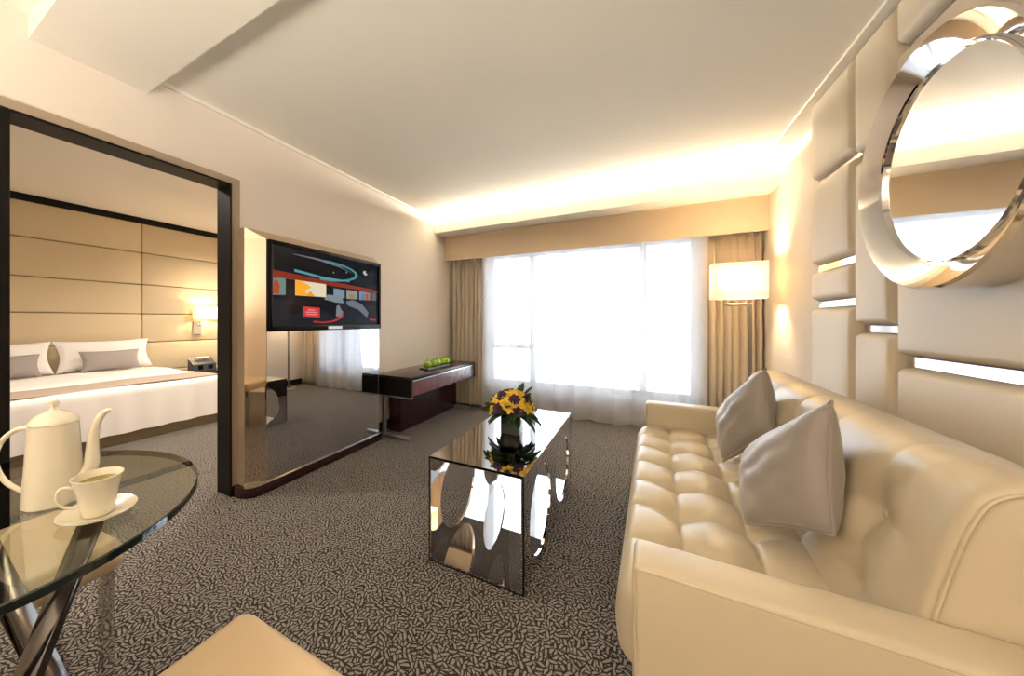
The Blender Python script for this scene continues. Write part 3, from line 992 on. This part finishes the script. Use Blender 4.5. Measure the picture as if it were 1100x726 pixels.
bed = thing('bed', 'wide white bed with a taupe runner seen through the doorway', 'bed', (-5.18, 1.36, 0))
BX0, BX1, BY0, BY1 = -1.0, .98, -.97, .97
box((BX0, BY0, .0), (BX1+.01, BY1, .279), .01, 2).build('bed_base', mat('bed_base_cloth', (.24, .185, .11), .9, bump=(150, .4)), bed)
box((BX0, BY0-.005, .28), (BX1-.03, BY1+.005, .50), .05, 4).build('mattress', MT['linen'], bed)
def duvet(uu, vv, x0, x1, drop, off, yext=1.0):
    # cover over the bed: top, rounded edges, hanging sides
    ys = [BY0-.035-off, BY1+.035+off]
    W = ys[1]-ys[0]
    tot = W + 2*drop
    s = vv*tot
    r = .05
    if s < drop: y, z = ys[0] - .02*(1-s/drop) , .525+off - (drop-s)
    elif s > drop+W: y, z = ys[1] + .02*((s-drop-W)/drop), .525+off - (s-drop-W)
    else:
        y, z = ys[0]+(s-drop), .525+off
    e = min(abs(s-drop), abs(s-drop-W))
    z -= .02*math.exp(-(e/.03)**2)
    x = x0+uu*(x1-x0)
    return x, y, z
def foot_fn(uu, vv):
    L = 1.66; drop = .40
    x0, x1 = BX1-L+.03, BX1+.03
    s = uu*(L+drop)
    x, y, z = duvet(0, vv, 0, 0, .40, 0)
    if s <= L:
        xx = x0+s
        z += .006*math.sin(xx*9+y*4)
        if L-s < .05: z -= .02*(1-(L-s)/.05)
        return (xx, y, z)
    d = s-L
    if z > .5:
        return (x1 + .015*math.sin(y*24)*d/drop + .02*d/drop, y, z-.02-d)
    return (x1 + .02*d/drop, y, min(z, .50-d) if False else z-.0 - 0*d) if z < .505-d else (x1+.02*d/drop, y, .505-d)
k = MB().grid(foot_fn, 60, 90)
dv = k.build('duvet', MT['linen'], bed, 60)
def run_fn(uu, vv):
    x, y, z = duvet(0, vv, 0, 0, .30, .012)
    return (.50+uu*.44, y, z + .004*math.sin(y*6))
k = MB().grid(run_fn, 12, 90)
rn = k.build('bed_runner', MT['runner'], bed, 60)
rn.modifiers.new('thickness', 'SOLIDIFY').thickness = .006
def pillow(name, loc, W, H, T, m, label, lean, group, cat='pillow'):
    root = thing(name, label, cat, loc, 0, group)
    def fn(u, v, s):
        pin = .05
        uu = u+pin*math.sin(PI*v)*(1-2*u); vv = v+pin*math.sin(PI*u)*(1-2*v)
        q = max(0, (1-(2*u-1)**2)*(1-(2*v-1)**2))
        h = s*T*q**.45
        y = (uu-.5)*W; z = vv*H
        return (-z*math.sin(lean) + h*math.cos(lean), y, z*math.cos(lean)+h*math.sin(lean) + .004*math.sin(u*17+v*6)*q)
    k = MB(); k.grid(lambda u, v: fn(u, v, 1), 28, 20); k.grid(lambda u, v: fn(u, v, -1), 28, 20, True)
    k.build('pillow_cover', m, root, 70)
    return root
gp = 'white pillows on the bed'
pillow('bed_pillow', (-5.93, 1.86, .53), .96, .40, .075, MT['linen'], 'white bed pillow nearer the reading lamp, grey cushion in front', .35, gp)
pillow('bed_pillow', (-5.93, .92, .53), .90, .40, .075, MT['linen'], 'white bed pillow beside the left door jamb', .35, gp)
gg = 'grey cushions on the bed'
pillow('bolster_cushion', (-5.74, 1.84, .535), .60, .26, .06, MT['greycush'], 'grey oblong cushion in front of the pillow nearer the reading lamp', .30, gg, 'cushion')
pillow('bolster_cushion', (-5.74, .94, .535), .58, .26, .06, MT['greycush'], 'grey oblong cushion beside the left door jamb, on the bed', .30, gg, 'cushion')

wlm = thing('reading_lamp', 'lit cream reading lamp on the headboard above the nightstand', 'lamp', (BX+.058, 3.05, 1.0))
box((0, -.06, -.06), (.02, .06, .15), .003, 1).build('wall_plate', MT['chrome'], wlm)
k = MB(); k.tube([(.018, .03, .08), (.10, .03, .08), (.135, .06, .09), (.14, .08, .14), (.14, .08, .25)], .008, 8)
k.build('arm', MT['chrome'], wlm)
k = MB()
vs = []; N = 24
for z in (.185, .385):
    for rr_ in (.0, .004):
        for i in range(N):
            a = 2*PI*i/N
            vs.append((.14+(.105-rr_)*math.cos(a), .08+(.20-rr_)*math.sin(a), z))
fs = []
for i in range(N):
    j = (i+1) % N
    fs += [(i, j, 2*N+j, 2*N+i), (N+i, 3*N+i, 3*N+j, N+j), (i, N+i, N+j, j), (2*N+i, 2*N+j, 3*N+j, 3*N+i)]
k.add(vs, fs)
k.build('lamp_shade', shade_fabric('reading_shade_linen'), wlm, 40)
lamp('reading_lamp_light', 'POINT', (BX+.20, 3.13, 1.28), 6, (1.0, .74, .44), shadow_soft_size=.04)

ns = thing('nightstand', 'low nightstand with a glass top beside the bed', 'nightstand', (-5.95, 2.98, 0))
box((-.23, -.33, .04), (.23, .33, .37), .006, 2).build('body', MT['wine'], ns)
box((-.24, -.35, .371), (.24, .35, .385), .003, 1).build('glass_top', MT['glassedge'], ns)
d_ = box((.231, -.32, .08), (.245, .32, .34), .004, 1).build('drawer', MT['wine_drawer'], ns)
box((.246, -.08, .26), (.258, .08, .275), .003, 1).build('handle', MT['chrome'], d_)
ph_ = thing('bedside_console', 'dark bedside clock console with a telephone on the nightstand', 'telephone', (-5.92, 2.99, .385))
k = MB().prism([(-.07, 0), (.09, 0), (.09, .10), (-.07, .19)], -.17, .17, 'y')
k.build('console_body', mat('slate_plastic', (.06, .065, .075), .4), ph_, 0)
for y in (-.10, .045):
    box((.0905, y, .02), (.097, y+.075, .085), .003, 1).build('speaker', MT['black'], ph_)
k = MB(); k.tube([(.0, -.10, .185), (.0, -.05, .195), (.0, .05, .195), (.0, .10, .185)], .016, 8)
k.build('handset', mat('white_plastic', (.75, .75, .75), .3), ph_)

# ------------------------------------------------------------------ round glass table, foreground
TX, TY, TZ, TR = -1.20, .143, .74, .405
gt = thing('glass_table', 'round clear glass dining table on crossed metal legs', 'table', (TX, TY, 0))
N = 96
k = MB().lathe([(0, TZ), (TR-.004, TZ), (TR-.004, TZ-.0005)], n=N); 
k = MB()
for z in (TZ, TZ-.018):
    k.add([((TR-.003)*math.cos(2*PI*i/N), (TR-.003)*math.sin(2*PI*i/N), z) for i in range(N)], [tuple(range(N))])
gtop = k.build('glass_top', MT['glass'], gt, 0)
MB().lathe([(TR-.003, TZ), (TR, TZ-.002), (TR, TZ-.016), (TR-.003, TZ-.018)], n=N).build('glass_edge', MT['glassedge'], gtop, 30)
for i in range(4):
    a = PI/4 + i*PI/2 + .25
    b2 = a + 2.0
    p = Vector((.24*math.cos(a), .24*math.sin(a), .0)); q = Vector((.22*math.cos(b2), .22*math.sin(b2), TZ-.0185))
    MB().bar(p, q, .05, .022, up=(0, 0, 1), bev=.003).build('leg', MT['darkchrome'], gt)

pot = thing('coffee_pot', 'tall ivory porcelain coffee pot with a long curved spout', 'coffee pot', (-1.150, .265, TZ))
R_ = math.radians(52)     # spout towards +X/+Y, handle opposite
KR, KH = .66, .92
def sq(p): return [(r*KR, z*KH) for r, z in p]
MB().lathe(sq([(0, .0), (.074, .0), (.078, .004), (.076, .02), (.072, .08), (.067, .14), (.064, .180), (.062, .194), (.058, .196), (.0, .196)]), n=40).build('pot_body', MT['china'], pot, 40)
MB().lathe(sq([(.063, .194), (.065, .197), (.062, .203), (.048, .214), (.030, .222), (.014, .226), (.011, .230), (.010, .236), (.014, .242), (.012, .249), (.005, .252), (0, .2525)]), n=36).build('lid', MT['china'], pot, 40)
def smooth3(P, n=5):
    out = []
    for i in range(len(P)-1):
        p0 = P[max(0, i-1)]; p1 = P[i]; p2 = P[i+1]; p3 = P[min(len(P)-1, i+2)]
        for q in range(n):
            t_ = q/n
            out.append(.5*(2*p1 + (p2-p0)*t_ + (2*p0-5*p1+4*p2-p3)*t_**2 + (3*p1-p0-3*p2+p3)*t_**3))
    return out + [P[-1]]
def dirp(r, z): return Vector((r*KR*math.cos(R_), r*KR*math.sin(R_), z*KH))
sp = smooth3([dirp(.060, .048), dirp(.084, .054), dirp(.100, .080), dirp(.103, .115), dirp(.106, .155), dirp(.117, .190), dirp(.137, .212), dirp(.156, .216)])
MB().tube(sp, [.015*(1-i/(len(sp)-1)) ** 1.1 + .0046 for i in range(len(sp))], 14).build('spout', MT['china'], pot, 60)
hd = smooth3([dirp(-.058, .186), dirp(-.090, .186), dirp(-.126, .166), dirp(-.145, .130), dirp(-.140, .092), dirp(-.116, .058), dirp(-.072, .030)])
MB().tube(hd, .0052, 12).build('handle', MT['china'], pot, 60)

sa = thing('saucer', 'ivory porcelain saucer under the teacup on the glass table', 'saucer', (-.985, .292, TZ))
MB().lathe([(0, .003), (.030, .003), (.032, .0), (.038, .001), (.052, .008), (.064, .013), (.0645, .015), (.051, .011), (.036, .006), (.0, .006)], n=48).build('plate', MT['china'], sa, 60)
cp = thing('teacup', 'ivory porcelain cup of green tea on a saucer', 'cup', (-.985, .292, TZ+.0065))
MB().lathe([(0, .002), (.024, .0), (.027, .002), (.029, .02), (.034, .05), (.042, .080), (.0405, .0805), (.0325, .05), (.027, .02), (.0, .012)], n=40).build('cup_body', MT['china'], cp, 60)
MB().lathe([(0, .066), (.0365, .066)], n=32).build('tea', MT['tea'], cp)
ha = math.radians(248)
def dc(r, z): return Vector((r*math.cos(ha), r*math.sin(ha), z))
MB().tube(smooth3([dc(.037, .062), dc(.052, .066), dc(.060, .058), dc(.060, .040), dc(.050, .026), dc(.030, .020)]), .0033, 10).build('handle', MT['china'], cp, 60)

# ------------------------------------------------------------------ chairs
def chair(loc, rz, label, sw=.46, sd=.46):
    """origin under the seat centre; the back stands at local -x"""
    c = thing('dining_chair', label, 'chair', loc, rz, 'tan leather dining chairs')
    box((-sd/2, -sw/2, .385), (sd/2, sw/2, .474), .036, 5).build('seat', MT['seatlea'], c, 60)
    k = MB(); M = Matrix.Rotation(-.10, 4, 'Y'); M.translation = Vector((-sd/2-.015, 0, .44))
    k.box((-.03, -sw/2+.01, 0), (.03, sw/2-.01, .46), .025, 4, M)
    k.build('backrest', MT['seatlea'], c, 60)
    for x in (-sd/2+.04, sd/2-.04):
        for y in (-sw/2+.04, sw/2-.04):
            box((x-.016, y-.016, 0), (x+.016, y+.016, .386), .003, 1).build('leg', MT['chrome'], c)
    return c
chair((-.585, .286, 0), PI/2, 'tan leather dining chair cut off by the bottom of the picture, seat corner showing')
chair((-1.585, .235, 0), PI/2+.06, 'tan leather dining chair seen beneath the round glass table')
